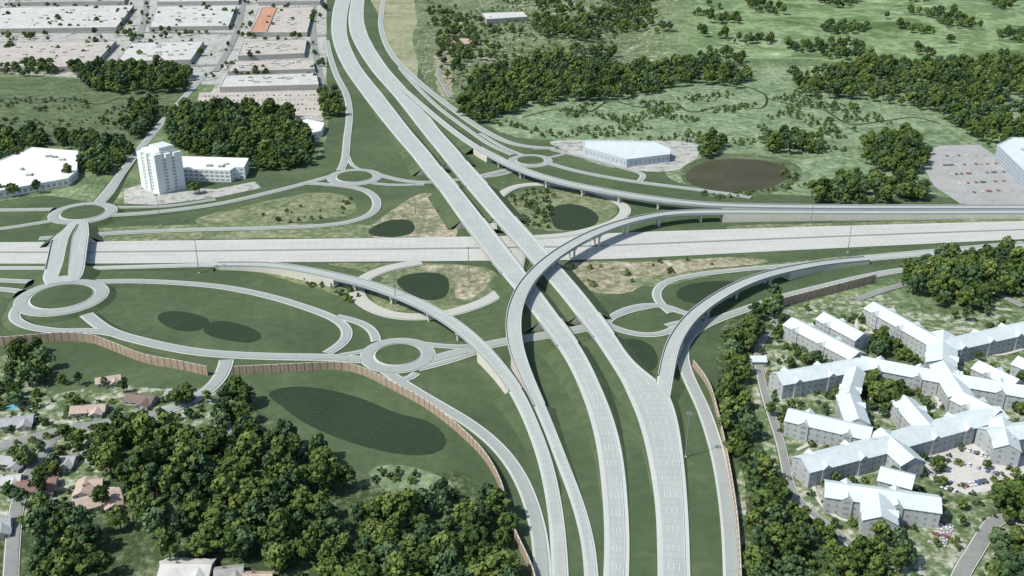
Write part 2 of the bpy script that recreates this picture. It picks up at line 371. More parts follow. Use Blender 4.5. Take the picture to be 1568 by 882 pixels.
# hills heightfield
nx,ny=110,95; X0,X1,Y0_,Y1_=-140,3300,1690,5200
vs=[];att=[];fs=[]
for j in range(ny):
    y=Y0_+(Y1_-Y0_)*(j/(ny-1))**1.5
    for i in range(nx):
        x=X0+(X1-X0)*(i/(nx-1))**1.25
        z=hill(x,y)
        vs.append((x,y,z if z>.35 else (-.5 if z<.31 else z)))
        bx=V1[0]+90+(V0[0]-V1[0])*(y-V1[1])/(V0[1]-V1[1])
        att.append(1-sm(bx-40,bx+60,x))
for j in range(ny-1):
    for i in range(nx-1): a=j*nx+i; fs.append((a,a+1,a+nx+1,a+nx))
me=bpy.data.meshes.new('hills'); me.from_pydata(vs,[],fs); me.materials.append(M['hills'])
a_=me.attributes.new('west','FLOAT','POINT'); a_.data.foreach_set('value',att)
me.polygons.foreach_set('use_smooth',[True]*len(fs)); me.update(); col.objects.link(bpy.data.objects.new('hills',me))
# ---------------------------------------------------------------- freeway east-west
FW=[(-300,373,405),(-100,372,404),(150,370,404),(400,367,402),(560,365,401),(700,363,400),(800,361,399),(900,359,398),(1000,355,394),(1100,352,389),(1300,346,379),(1568,339,366),(1750,334,357)]
def pairroad(a0,a1):
    P=[]
    for x,t,b in FW:
        A=S(x,t);B=S(x,b)
        P.append([A[0]+(B[0]-A[0])*(a0+a1)/2,A[1]+(B[1]-A[1])*(a0+a1)/2,0,abs(A[1]-B[1])*(a1-a0),'g'])
    return P
mb=MB()
for a0,a1 in((0,.475),(.525,1)):
    P=smoothpath(pairroad(a0,a1),8,12); fr=frames(P)
    band(mb,P,fr,lambda p:(-p[3]/2,.30,p[3]/2,.30),'shld')
    band(mb,P,fr,lambda p:(-p[3]/2+2.6,.36,p[3]/2-1.8,.36),'fway')
    for k in range(6):
        for i in range(len(P)-1):
            if 0<k<5 and i%3: continue
            p,q=P[i],P[i+1]; o=lambda p:-p[3]/2+2.8+(p[3]-4.8)*k/5
            mb.face([(p[0]+fr[i][0]*(o(p)-.13),p[1]+fr[i][1]*(o(p)-.13),.39),(p[0]+fr[i][0]*(o(p)+.13),p[1]+fr[i][1]*(o(p)+.13),.39),
             (q[0]+fr[i+1][0]*(o(q)+.13),q[1]+fr[i+1][1]*(o(q)+.13),.39),(q[0]+fr[i+1][0]*(o(q)-.13),q[1]+fr[i+1][1]*(o(q)-.13),.39)],'paint')
P=smoothpath(pairroad(.475,.525),8,12); fr=frames(P)
band(mb,P,fr,lambda p:(-p[3]/2,.33,p[3]/2,.33),'asph')  # dark median strip; its colour stands in for the barrier's shadow line
for a,za,b_,zb in((-.3,.33,-.12,1.3),(-.12,1.3,.12,1.3),(.12,1.3,.3,.33)):
    band(mb,P,fr,lambda p:(a,za,b_,zb),'par')
mb.build('freeway')
# ---------------------------------------------------------------- north-south highway
def vroad(name,E,kind,lanes,it=10):
    C=[((a+b)/2,y,z) for y,a,b,z,t in E]
    out=[]
    for i,(y,a,b,z,t) in enumerate(E):
        A=S(a,y,z);B=S(b,y,z)
        p0=S(*C[max(0,i-1)]);p1=S(*C[min(len(E)-1,i+1)]); L=math.hypot(p1[0]-p0[0],p1[1]-p0[1])
        out.append(((a+b)/2,y,z,(B[0]-A[0])*abs(p1[1]-p0[1])/L,t))
    return road(name,out,kind=kind,it=it,lanes=lanes,shoulder=2.4,skirt=1.7)
HW=[(-40,533,551,0,'g'),(0,514,537,0,'g'),(30,508,531,0,'g'),(60,509,533,0,'g'),(100,524,551,0,'g'),(150,558,590,0,'g'),(200,597,629,2.5,'g'),(235,627,659,5,'g'),(258,645,677,7,'b'),(290,671,705,7,'g'),(338,705,743,7.5,'b'),(415,764,803,7.5,'g'),(450,793,830,7.5,'g'),(492,824,861,7,'b'),(528,851,887,6.5,'g'),(560,871,905,5.5,'g'),(600,889,923,4,'g'),(640,903,939,2.5,'g'),(700,916,954,1,'g'),(800,925,963,0,'g'),(882,924,963,0,'g'),(960,918,960,0,'g')]
vroad('highway',HW,'hwy',4)
HE=[(-40,548,566,0,'g'),(10,536,557,0,'g'),(50,536,562,0,'g'),(100,563,591,0,'g'),(150,605,635,0,'g'),(200,644,674,2.5,'g'),(232,670,703,5,'g'),(250,684,717,6.5,'b'),(285,712,749,7,'g'),(335,755,791,7.5,'b'),(405,817,855,7.5,'g'),(450,856,894,7.5,'g'),(482,881,919,7,'b'),(515,907,943,6.5,'g'),(545,927,962,5.5,'g'),(574,945,990,4.3,'g'),(582,949,1006,4,'g'),(600,958,1024,3.3,'g'),(640,976,1037,2,'g'),(700,992,1046,1,'g'),(780,1004,1053,0,'g'),(882,1007,1057,0,'g'),(960,1007,1058,0,'g')]
vroad('highway',HE,'hwy',4)
# ---------------------------------------------------------------- flyovers
road('flyover_ramp',[(563,60,0,8),(590,108,0,8),(640,156,1,9),(690,198,4,10),(730,226,7,11,'w'),(752,238,8,11,'b'),(795,259,9),(850,277,9.5),(920,292,9.5),(1000,305,9.5),(1060,312,9),(1108,315,8.5,11,'w'),(1200,317,7.5),(1350,318,6),(1568,318,4.5),(1800,317,4)],kind='fly',lanes=1)
road('flyover_ramp',[(1800,324,4,11,'w'),(1568,325.5,4.5),(1350,326,6),(1200,325.5,7.5),(1108,325,9,11,'b'),(1050,326,10),(1000,331,11),(940,346,13,12),(885,370,14),(838,401,15),(805,436,15),(789,472,14),(786,508,12),(793,545,9,11,'w'),(811,590,5,9),(826,622,3.5,8,'g'),(842,660,2,7.5),(862,712,1),(884,770,0),(900,830,0),(906,890,0),(908,960,0)],kind='fly',lanes=1)
road('flyover_ramp',[(-200,411,0,8),(0,411,0,8),(140,411,.5,8),(250,408,1.2,9),(330,406,2.6,9,'w'),(400,406,4.5,10),(450,411,7,10),(515,424,8.5,10.5,'b'),(560,435,8.5),(610,452,9),(660,475,9),(705,504,9),(740,536,8.5,10.5,'w'),(768,568,7,10,'w'),(790,600,5.5,10,'g'),(812,645,3.5,9),(834,705,1.5),(848,770,0),(855,830,0),(858,890,0),(859,960,0)],kind='fly',lanes=1)
road('flyover_ramp',[(1006,650,.6,11,'g'),(1013,612,2.2,11,'g'),(1019,578,4.6,11,'w'),(1025,545,7,11,'w'),(1036,517,8.5,11,'b'),(1060,485,9.5),(1095,458,9.5),(1135,436,9),(1170,423,8.5),(1205,414,7.5,11,'w'),(1260,404,5,10),(1330,397,2.5,10,'g'),(1450,387,1,9),(1568,377,0,9),(1750,362,0,9)],kind='fly',lanes=1,it=10)
# ---------------------------------------------------------------- ramps and local roads
L=lambda *p,w=9,k='local',it=5,lanes=0,nm='road':road(nm,list(p),w=w,kind=k,it=it,lanes=lanes)
L((752,352,4),(752,325,2.5),(765,300,1),(795,285,0),(840,283),(890,290),(935,304),(958,320),(945,338),(905,352),(860,361),(780,366),w=11.5,k='loop',nm='loop_ramp',it=3)
L((795,385,2),(790,410,1.5),(780,432,.5),(757,455,0),(715,473),(660,485),(605,484),(565,470),(546,450),(556,428),(595,411),(645,402),w=13,k='loop',nm='loop_ramp',it=3)
L((1122,960),(1121,882),(1115,790),(1100,700),(1078,630),(1057,585),(1046,555),(1048,525),(1075,500),(1130,478),(1200,455),(1270,437),(1340,421),(1410,411),(1568,402),(1750,392),w=9.5,it=6)
L((655,553),(700,541),(760,526),(830,515),(900,502),(935,494),w=12)
L((925,496),(950,478),(985,468),(1020,469),(1040,478),(1085,488),w=8,it=2)
L((925,496),(955,508),(990,514),(1020,510),(1040,500),(1075,492),w=8,it=2)
L((1028,480),(1008,462),(1006,444),(1025,430),(1060,422),(1110,416),(1160,411),(1200,408),(1330,394),(1568,372),w=8,it=3)
L((1075,500),(1050,492),(1020,500),w=7,it=2)
L((1000,470),(960,478),(925,494),w=5)
L((132,482,2.5,11),(150,497,2.4),(175,511,2.2),(230,526,1.5),(290,538,.8),(350,544,0),(430,547),(500,548),(560,552),w=12,it=4)
L((145,432,2.5,9),(200,431,2.2),(260,433,1.6),(340,440,.6),(410,454,0),(470,472),(515,490),(532,507),(526,526),(500,542),w=9.5,it=4)
L((515,485),(550,494),(571,508),(576,524),w=8,it=2)
L((520,545),(560,538),(580,532),w=6,it=2)
L((585,565),(620,590),(670,620),(720,650),(765,688),(798,735),(820,795),(830,860),(833,960),w=9.5)
L((638,572),(620,585),(605,578),w=7,it=2)
L((632,525),(670,530),(710,532),(745,528),w=7,it=2)
L((640,566),(690,553),(740,536),w=7,it=2)
L((347,552),(340,575),(320,598),(290,616),(245,632),w=11,k='local')
L((240,635),(170,648),(90,660),(20,680),(-80,705),w=10,k='street',nm='street')
L((90,660),(60,700),(30,760),(20,830),(15,930),w=8,k='street',nm='street')
road('overpass_bridge',[(122,338,3,14,'g'),(116,352,4.5,24,'g'),(108,366,6.5,33,'b'),(100,409,6.5,33,'g'),(96,424,4.2,33),(95,434,3,26)],kind='hwy',it=1,step=4)
P=smoothpath([[*S(x,y,z),z,w_,'g'] for x,y,z,w_ in((119,345,4,1.5),(108,366,6.5,3),(101,405,6.5,5),(97,424,4.2,8))],4,1); fr=frames(P); mb=MB()
band(mb,P,fr,lambda p:(-p[3]/2-.4,p[2]+1.25,p[3]/2+.4,p[2]+1.25),'kerb'); band(mb,P,fr,lambda p:(-p[3]/2,p[2]+1.33,p[3]/2,p[2]+1.33),'grass')
for sg in(-1,1): band(mb,P,fr,lambda p:(sg*(p[3]/2+.4),p[2]+.5,sg*(p[3]/2+.4),p[2]+1.25),'kerb')
mb.build('median_island')
L((80,321,3),(20,322,2),(-60,323,1),(-200,324,.5),w=9)
L((85,338,3),(40,345,2.4),(0,351,1.6),(-100,356,.6),w=8)
L((45,432,2.5),(0,430,1.6),(-80,428,.6),w=8)
L((30,447,2.5),(0,443,1.6),(-80,441,.6),w=8)
L((28,470,2.5),(20,485,2.4),(40,500,2.3),(90,508,2.2),(140,507,2.2),(175,512,2.2),w=9,it=3)
L((150,312,3),(165,296,2.2),(186,266,1,10),(220,222,0),(262,172),(300,130),(318,110),w=13)
L((168,330,3),(210,328,2),(270,322,1),(340,312,0),(410,296),(465,282),(508,270),w=10,it=4)
L((160,318,3),(200,318,1.5),(260,316,.5),(330,306,0),w=7)
L((470,281),(515,284),(556,291),(576,306),(572,325),(545,338),(495,346),(400,350),(280,353),(170,358),(60,366),w=9.5,it=3,nm='ramp')
L((500,62),(505,85),(515,115),(530,145),(535,175),(531,215),(528,245),(521,262),w=9.5,nm='ramp')
L((533,240),(540,255),(560,263),w=5)
L((573,266),(610,276),(650,280),(700,276),(745,268),(790,257),w=9)
L((570,281),(600,284),(650,283),w=7)
L((800,257),(770,268),(740,272),w=6)
L((834,243),(865,236),(850,229),(815,228),w=6,it=2)
L((838,250),(880,262),(930,272),(980,280),(1060,290),(1150,303),w=9)
L((785,238),(750,222),(715,198),(670,164),(635,130),(612,104),w=7,it=5,nm='ramp')
L((845,230),(900,243),(950,257),(985,268),(975,281),w=7,it=3)
L((592,-20),(585,15),(584,45),(600,84),(640,125),(690,165),(740,200),(790,222),(850,228),w=10.5,nm='road')
L((800,238),(770,226),(735,205),w=6)
for a in ((95,456,94,2.5,11.5),(127,327,67,3,11),(543,272,57,0,10),(609,545,73,0,10.5),(812,247,44,0,9.5)): ring(*a)
for pp in ([(0,50),(220,50),(380,52),(500,55)],[(0,108),(180,105),(330,100)],[(225,-5),(215,50),(170,105)],[(375,-5),(360,55),(330,110)],[(480,-5),(480,60),(492,130)]):
    L(*pp,w=12,k='street',nm='street')
L((1568,800),(1530,790),(1490,850),(1470,882),(1450,950),w=9,k='street',nm='street')
L((1200,475),(1175,510),(1160,540),(1170,600),(1195,680),(1215,760),(1260,800),(1320,850),w=6,k='street',nm='street')
L((1310,460),(1370,440),(1460,425),(1568,470),w=7,k='street',nm='street')
L((820,-20),(835,10),(820,40),(800,60),w=8,k='street',nm='street')
L((690,150),(672,110),(690,75),(740,50),(800,45),w=7,k='street',nm='street')
# ---------------------------------------------------------------- noise walls
def wall(pts,h=5,key='noisewall',name='noise_wall'):
    P=smoothpath([[*S(x,y,h),0,0,'g'] for x,y in pts],5,2); fr=frames(P); mb=MB()
    band(mb,P,fr,lambda p:(-.25,0,-.25,h),key); band(mb,P,fr,lambda p:(.25,0,.25,h),key)
    band(mb,P,fr,lambda p:(-.32,h,.32,h),'wallc')
    for i in range(0,len(P),1): mb.box((P[i][0],P[i][1]),.9,.9,0,h+.35,key,math.atan2(fr[i][1],fr[i][0]))
    return mb.build(name)
wall([(-60,519),(15,515),(90,509),(135,511),(170,523),(220,542),(270,551),(316,561)],7.5)
wall([(356,561),(440,557),(520,554),(555,562),(600,584),(650,611),(700,649),(742,691),(768,739),(780,790),(800,835),(818,875),(825,930)],6.5)
wall([(1200,456),(1270,438),(1341,420)],8)
wall([(1062,552),(1086,585),(1102,640),(1115,700),(1128,780),(1134,860),(1136,930)],5.5)
# ---------------------------------------------------------------- buildings
def flat_building(name,px,h,roof,wallk='indwall',units=4,storeys=0,base=0):
    q=[S(x,y,h+base) for x,y in px]; mb=MB(); h=h+base
    mb.prism(q,0,h,wallk,roof)
    n=len(q); cx=sum(p[0] for p in q)/n; cy=sum(p[1] for p in q)/n
    qi=[(cx+(p[0]-cx)*.985,cy+(p[1]-cy)*.985) for p in q]
    for i in range(n):
        a,b=q[i],q[(i+1)%n]; c,d=qi[(i+1)%n],qi[i]
        mb.face([(*a,h+.9),(*b,h+.9),(*c,h+.9),(*d,h+.9)],'kerb')
        mb.face([(*a,h),(*b,h),(*b,h+.9),(*a,h+.9)],wallk); mb.face([(*d,h),(*c,h),(*c,h+.9),(*d,h+.9)],wallk)
        L_=math.hypot(b[0]-a[0],b[1]-a[1]); k=int(L_/6); ux,uy=(b[0]-a[0])/L_,(b[1]-a[1])/L_
        nx,ny=uy,-ux
        if (a[0]-cx)*nx+(a[1]-cy)*ny<0: nx,ny=-nx,-ny
        for st in range(max(1,storeys)):
            for j in range(k):
                s0=(j+.25)*6; s1=s0+(3 if storeys==0 else 4.2)
                z0=h*(st+.3)/max(1,storeys); z1=h*(st+.72)/max(1,storeys)
                p0=(a[0]+ux*s0+nx*.05,a[1]+uy*s0+ny*.05);p1=(a[0]+ux*s1+nx*.05,a[1]+uy*s1+ny*.05)
                mb.face([(*p0,z0),(*p1,z0),(*p1,z1),(*p0,z1)],'winpale' if storeys else 'roofgrey')
    for _ in range(units):
        i=random.randrange(n); t=random.uniform(.15,.75); p=q[i]; o=q[(i+1)%n]; u=random.random()
        x=cx+((p[0]*(1-u)+o[0]*u)-cx)*t; y=cy+((p[1]*(1-u)+o[1]*u)-cy)*t
        mb.box((x,y),random.uniform(3,8),random.uniform(3,7),h,h+random.uniform(1.5,2.6),'roofgrey',random.random()*.2,'kerb')
    return mb.build(name)
IB=[([(0,12),(205,8),(178,42),(-30,45)],'roofflat'),([(-260,14),(-20,12),(-60,46),(-320,48)],'rooftan'),([(240,10),(362,8),(350,40),(228,42)],'roofflat'),
 ([(395,14),(480,10),(470,50),(382,50)],'rooftan'),([(372,64),(470,60),(466,82),(364,86)],'rooftan'),([(-30,66),(178,62),(140,102),(-60,105)],'rooftan'),
 ([(200,66),(312,63),(292,92),(178,94)],'roofflat'),([(355,94),(478,91),(482,106),(348,110)],'rooftan'),([(345,116),(484,112),(488,130),(336,134)],'roofflat'),
 ([(30,-22),(200,-24),(190,2),(10,4)],'roofgrey'),([(250,-22),(370,-22),(365,2),(240,3)],'roofflat'),([(400,-22),(495,-22),(490,2),(395,3)],'roofgrey')]
for px,k in IB: flat_building('warehouse',px,8,k,units=16)
flat_building('warehouse',[(402,12),(424,11),(408,49),(384,50)],9,'rooforange',units=2)
flat_building('warehouse',[(-40,262),(48,226),(120,232),(118,262),(104,274),(-40,300)],8,'white','white',units=6)
flat_building('pavilion',[(443,190),(468,183),(497,189),(492,201),(470,206),(448,202)],7,'white','white',units=1)
flat_building('commercial_building',[(893,216),(1000,217),(1027,229),(1026,237),(960,245),(893,226)],9,'roofw','bluegl',units=0)
flat_building('farm_building',[(738,20),(800,18),(808,26),(745,30)],6,'roofflat',units=1,base=10)
flat_building('farm_building',[(690,60),(730,58),(735,66),(693,70)],5,'shtan',units=1)
flat_building('parking_garage',[(1527,222),(1550,211),(1700,214),(1700,270),(1568,262)],18,'roofw','bluegl',units=3,storeys=5)
def tower():
    mb=MB(); c=S(240,299); ang=math.radians(-42)
    ca,sa=math.cos(ang),math.sin(ang)
    W,D,Ht=36,31,47
    c=(c[0],c[1]+25)
    def R_(x,y): return (c[0]+x*ca-y*sa,c[1]+x*sa+y*ca)
    mb.box(R_(0,0),W,D,0,Ht-8,'white',ang,'white')
    mb.box(R_(0,0),W-7,D-7,Ht-8,Ht-2,'white',ang,'white')
    mb.box(R_(3,2),W-16,D-14,Ht-2,Ht+2,'white',ang,'roofw')
    for sx in(-1,1):
        for sy in(-1,1): mb.box(R_(sx*(W/2-4),sy*(D/2-4)),9,9,0,Ht-(5 if sx==sy else 3),'white',ang)
    mb.box(R_(0,0),6,D+2.4,0,Ht-4,'white',ang); mb.box(R_(0,0),W+2.4,6,0,Ht-4.2,'white',ang)
    for st in range(10):
        z0=3+st*3.6
        for sy in(-1,1):
            for x0 in(-8.2,4):
                for k in (0,2.2):
                    y=sy*(D/2+.06); mb.face([(*R_(x0+k,y),z0),(*R_(x0+k+1.7,y),z0),(*R_(x0+k+1.7,y),z0+1.9),(*R_(x0+k,y),z0+1.9)],'winpale')
            x=sy*(W/2+.06)
            for y0 in(-6.6,3.6):
                for k in(0,1.9): mb.face([(*R_(x,y0+k),z0),(*R_(x,y0+k+1.4),z0),(*R_(x,y0+k+1.4),z0+1.9),(*R_(x,y0+k),z0+1.9)],'winpale')
    return mb.build('office_tower')
tower()
flat_building('office_wing',[(276,240),(381,243),(374,257),(360,257),(352,262),(276,259)],13,'white','white',units=3,storeys=3)
sheet('parking_lot',[(190,290),(215,283),(330,290),(390,278),(400,288),(330,303),(240,314),(190,312)],'yard',False)
sheet('parking_lot',[(1405,238),(1440,223),(1500,222),(1600,290),(1600,325),(1470,312),(1430,285)],'lot',False)
sheet('parking_lot',[(1405,688),(1470,668),(1568,700),(1600,735),(1480,758),(1425,735)],'drive',False)
sheet('parking_lot',[(305,142),(495,138),(492,178),(300,172)],'rooftan',False)
def wing(mb,a,b,w,he,hr,roof,wk,winkey='winpale',storeys=3):
    A=a;B=b; dx,dy=B[0]-A[0],B[1]-A[1]; Ln=math.hypot(dx,dy); ux,uy=dx/Ln,dy/Ln; nx,ny=-uy,ux
    P=lambda s,o,z:(A[0]+ux*s+nx*o,A[1]+uy*s+ny*o,z)
    h=w/2
    for sg in(-1,1):
        mb.face([P(0,sg*h,0),P(Ln,sg*h,0),P(Ln,sg*h,he),P(0,sg*h,he)],wk)
        ov=.7; zz=he-(hr-he)*ov/h
        mb.face([P(-ov,sg*(h+ov),zz),P(Ln+ov,sg*(h+ov),zz),P(Ln+ov,0,hr),P(-ov,0,hr)],roof)
        mb.face([P(-ov,sg*(h+ov),zz-.3),P(Ln+ov,sg*(h+ov),zz-.3),P(Ln+ov,sg*(h+ov),zz),P(-ov,sg*(h+ov),zz)],'kerb')
        n=int(Ln/4.5)
        for st in range(storeys):
            z0=he*(st+.35)/storeys; z1=he*(st+.8)/storeys
            for j in range(n):
                s0=(j+.3)*Ln/n; mb.face([P(s0,sg*(h+.05),z0),P(s0+1.5,sg*(h+.05),z0),P(s0+1.5,sg*(h+.05),z1),P(s0,sg*(h+.05),z1)],winkey)
    for s,e in((0,-.05),(Ln,.05)):
        mb.face([P(s,-h,0),P(s,h,0),P(s,h,he),P(s,0,hr-.1),P(s,-h,he)],wk)
        for st in range(storeys):
            z0=he*(st+.35)/storeys; z1=he*(st+.8)/storeys
            for o in(-h*.5,h*.5): mb.face([P(s+e,o-1,z0),P(s+e,o+1,z0),P(s+e,o+1,z1),P(s+e,o-1,z1)],winkey)
    if storeys>1:
        s=12
        while s<Ln-9:
            for sg in(-1,1):
                o0=sg*h*.35; o1=sg*(h+.9); zr=he+(hr-he)*.55
                mb.face([P(s-3,o1,he-.2),P(s+3,o1,he-.2),P(s,o1,zr)],wk)
                mb.face([P(s-3.4,o1+sg*.4,he-.3),P(s,o1+sg*.4,zr+.15),P(s,o0,zr+.15)],roof)
                mb.face([P(s+3.4,o1+sg*.4,he-.3),P(s,o1+sg*.4,zr+.15),P(s,o0,zr+.15)],roof)
                mb.face([P(s-3,o1,0),P(s+3,o1,0),P(s+3,o1,he-.2),P(s-3,o1,he-.2)],wk)
                for st in range(storeys): mb.face([P(s-1.6,o1+sg*.05,he*(st+.35)/storeys),P(s+1.6,o1+sg*.05,he*(st+.35)/storeys),P(s+1.6,o1+sg*.05,he*(st+.8)/storeys),P(s-1.6,o1+sg*.05,he*(st+.8)/storeys)],winkey)
                for ss in(-3,3): mb.face([P(s+ss,o1,0),P(s+ss,sg*h,0),P(s+ss,sg*h,he),P(s+ss,o1,he-.2)],wk)
            s+=27
def complex_(name,segs,w=17,he=12,hr=16,roof='roofw',wk='wallw'):
    mb=MB()
    for i,s in enumerate(segs):
        hr_=hr+i*.07; he_=he+i*.03; ww=s[4] if len(s)>4 else w
        wing(mb,S(s[0],s[1],hr_),S(s[2],s[3],hr_),ww+i*.05,he_,hr_,roof,wk)
    return mb.build(name)
complex_('apartment_building',[(1213,486,1315,538),(1262,478,1322,510,15),(1190,572,1325,548),(1320,545,1440,568),(1440,568,1580,592),(1300,600,1312,560,12)])
complex_('apartment_building',[(1338,462,1445,522),(1445,522,1600,488),(1445,505,1443,550,20),(1445,552,1475,600)])
complex_('apartment_building',[(1208,626,1335,655),(1300,598,1315,640,15),(1228,702,1350,672),(1345,672,1530,622),(1385,605,1425,650,16),(1350,655,1400,700,16),(1470,598,1530,628,16)])
complex_('apartment_building',[(1265,738,1440,762),(1350,715,1400,728,16),(1345,755,1350,790,18)],he=12)
complex_('apartment_building',[(1512,658,1600,645),(1535,638,1545,680,15),(1500,552,1560,580,14),(1560,545,1620,570,14)])
complex_('gatehouse',[(1150,545,1172,545,9)],he=4,hr=6)
def house(x,y,ang,l,w,key,wing2=True):
    mb=MB(); c=S(x,y,5); a=math.radians(ang); u=(math.cos(a),math.sin(a))
    he=3.2+random.random()*.3;hr=he+2.2
    wing(mb,(c[0]-u[0]*l/2,c[1]-u[1]*l/2),(c[0]+u[0]*l/2,c[1]+u[1]*l/2),w,he,hr,key,'siding','win',1)
    if wing2:
        v=(-u[1],u[0]); k=l*.28; d=(c[0]+u[0]*k,c[1]+u[1]*k)
        wing(mb,(d[0]-v[0]*w*.95,d[1]-v[1]*w*.95),d,w*.75,he-.05,hr-.4,key,'siding','win',1)
    mb.box((c[0]-u[0]*l*.2,c[1]-u[1]*l*.2+1.5),1,1,hr-2,hr+.9,'shred',a)
    mb.build('house')
for h in [(215,606,-10,20,11,'shbrown'),(135,622,8,22,10,'shtan'),(330,655,20,18,10,'shgrey'),(165,577,20,16,9,'shtan'),(25,640,15,20,11,'shgrey'),(55,738,12,22,12,'shred'),(12,730,10,14,10,'roofflat'),
          (150,760,30,24,13,'shtan'),(128,742,100,16,10,'shtan'),(285,865,0,26,14,'roofflat'),(350,872,10,14,10,'roofgrey'),(20,700,-10,18,10,'shgrey'),(95,700,0,16,10,'shgrey'),(270,598,-15,14,9,'shgrey'),(-12,800,20,18,12,'shgrey'),(395,880,0,14,9,'shtan'),(1540,870,30,18,11,'shgrey')]:
    house(*h)
mb=MB(); c=S(20,624); mb.box(c,9,5,0,.35,'kerb',.2,'pool'); mb.build('swimming_pool')
mb=MB(); c=S(120,690); mb.box(c,4,3,0,.35,'kerb',.5,'pool'); mb.build('swimming_pool')
for px in ([(100,765),(180,740),(200,765),(140,790)],[(300,590),(340,585),(335,600),(305,605)],[(240,640),(270,640),(275,655),(245,655)],[(0,690),(40,685),(50,705),(0,712)],[(230,860),(290,850),(330,870),(300,890)]):
    sheet('driveway',px,'drive')
for n_,pp in enumerate(([(1190,600),(1215,596),(1300,580),(1330,600),(1325,640)],[(1200,650),(1260,665),(1220,690)],[(1330,470),(1310,500),(1340,530)],[(1400,580),(1440,620),(1400,640)],[(1450,580),(1500,600),(1568,610)],[(1240,720),(1255,770),(1300,800),(1400,800)],[(1470,530),(1520,545),(1568,535)])):
    strip('footpath',pp,2.4,.45+n_*.01,'drive')
# ---------------------------------------------------------------- light masts
def mast(x,y,z=0,h=32):
    mb=MB(); c=S(x,y,z); n=8
    for i in range(n):
        a0,a1=2*math.pi*i/n,2*math.pi*(i+1)/n
        mb.face([(c[0]+.42*math.cos(a0),c[1]+.42*math.sin(a0),z),(c[0]+.42*math.cos(a1),c[1]+.42*math.sin(a1),z),(c[0]+.2*math.cos(a1),c[1]+.2*math.sin(a1),z+h),(c[0]+.2*math.cos(a0),c[1]+.2*math.sin(a0),z+h)],'metal')
        mb.box((c[0]+1.5*math.cos(a0),c[1]+1.5*math.sin(a0)),.9,.5,z+h-.3,z+h+.2,'metal',a0)
        mb.box((c[0]+.75*math.cos(a0),c[1]+.75*math.sin(a0)),1.5,.12,z+h-.1,z+h+.05,'metal',a0)
    mb.box(c,1.4,1.4,z,z+.8,'wallc'); mb.build('light_mast')
for a in ((305,418),(246,345),(636,330),(718,432),(902,418),(1298,387),(1241,345),(606,470),(1050,700)): mast(*a)
# ---------------------------------------------------------------- trees
def leafmat(name,c0,c1,c2):
    m,nt,b=newmat(name)
    oi=N(nt,'ShaderNodeObjectInfo').outputs['Random']
    g=N(nt,'ShaderNodeNewGeometry').outputs['Position']
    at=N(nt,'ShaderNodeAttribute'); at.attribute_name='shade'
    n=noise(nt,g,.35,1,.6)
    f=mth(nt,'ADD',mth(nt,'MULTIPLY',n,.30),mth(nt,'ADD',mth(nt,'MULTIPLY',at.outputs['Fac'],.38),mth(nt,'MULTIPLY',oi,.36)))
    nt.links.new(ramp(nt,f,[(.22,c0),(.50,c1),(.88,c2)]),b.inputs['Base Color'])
    b.inputs['Roughness'].default_value=.75
    return m
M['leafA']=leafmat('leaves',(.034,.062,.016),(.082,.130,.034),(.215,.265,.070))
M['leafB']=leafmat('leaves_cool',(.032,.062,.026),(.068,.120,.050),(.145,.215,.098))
M['bark']=plain('bark',(.10,.075,.05),.2,.8)
def tree_mesh(seed,ht,cr_,key,leaves=520,lobes=11,ls=.92,base=.28):
    r=random.Random(seed); V=[];Fc=[];mi=[];sh=[]
    def tube(a,b,ra,rb,n=4):
        a=Vector(a);b=Vector(b);d=(b-a).normalized(); u=d.orthogonal().normalized(); v=d.cross(u); i0=len(V)
        for p,rr in((a,ra),(b,rb)):
            for k in range(n):
                t=2*math.pi*k/n; V.append(tuple(p+u*rr*math.cos(t)+v*rr*math.sin(t)))
        for k in range(n):
            Fc.append((i0+k,i0+(k+1)%n,i0+n+(k+1)%n,i0+n+k)); mi.append(1); sh.append(.5)
    tube((0,0,-.2),(0,0,ht*.45),.35,.24,6); tube((0,0,ht*.45),(r.uniform(-.5,.5),r.uniform(-.5,.5),ht*.8),.24,.1)
    C=[]
    for k in range(lobes):
        t=k/(lobes-1); a=k*2.4+r.uniform(-.4,.4); zc=ht*(base+.1+(1-base-.22)*t)
        rr=cr_*(math.sin(math.pi*(.22+.68*t)))*r.uniform(.5,.85) if k<lobes-1 else 0
        c=(rr*math.cos(a),rr*math.sin(a),zc); C.append((c,cr_*r.uniform(.28,.50)*(1-.25*t),r.random()))
        tube((0,0,ht*(.25+.3*t)),c,.14,.04,3)
    for k in range(leaves):
        (c,R_,s)=C[k%lobes]
        th=r.uniform(0,2*math.pi); u=r.uniform(-.65,1); q=math.sqrt(max(0,1-u*u))
        d=Vector((q*math.cos(th),q*math.sin(th),u*.85)); rad=R_*r.uniform(.7,1.2)
        p=Vector(c)+d*rad
        nn=(d+Vector((r.uniform(-1,1),r.uniform(-1,1),r.uniform(-.4,1)))*.6).normalized()
        a=nn.orthogonal().normalized(); b_=nn.cross(a); ro=r.uniform(0,6.28)
        e1=(a*math.cos(ro)+b_*math.sin(ro)); e2=nn.cross(e1); sz=ls*r.uniform(.5,1.35)
        i0=len(V); V.extend([tuple(p+e1*sz),tuple(p+e2*sz*.8+nn*.1*sz),tuple(p-e1*sz*.9),tuple(p-e2*sz*.75-nn*.15*sz)])
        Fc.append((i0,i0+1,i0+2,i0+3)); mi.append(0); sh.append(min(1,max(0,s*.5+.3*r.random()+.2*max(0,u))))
    me=bpy.data.meshes.new('deciduous_tree'); me.from_pydata(V,[],Fc); me.materials.append(M[key]); me.materials.append(M['bark'])
    me.polygons.foreach_set('material_index',mi)
    at=me.attributes.new('shade','FLOAT','FACE'); at.data.foreach_set('value',sh); me.update(); return me
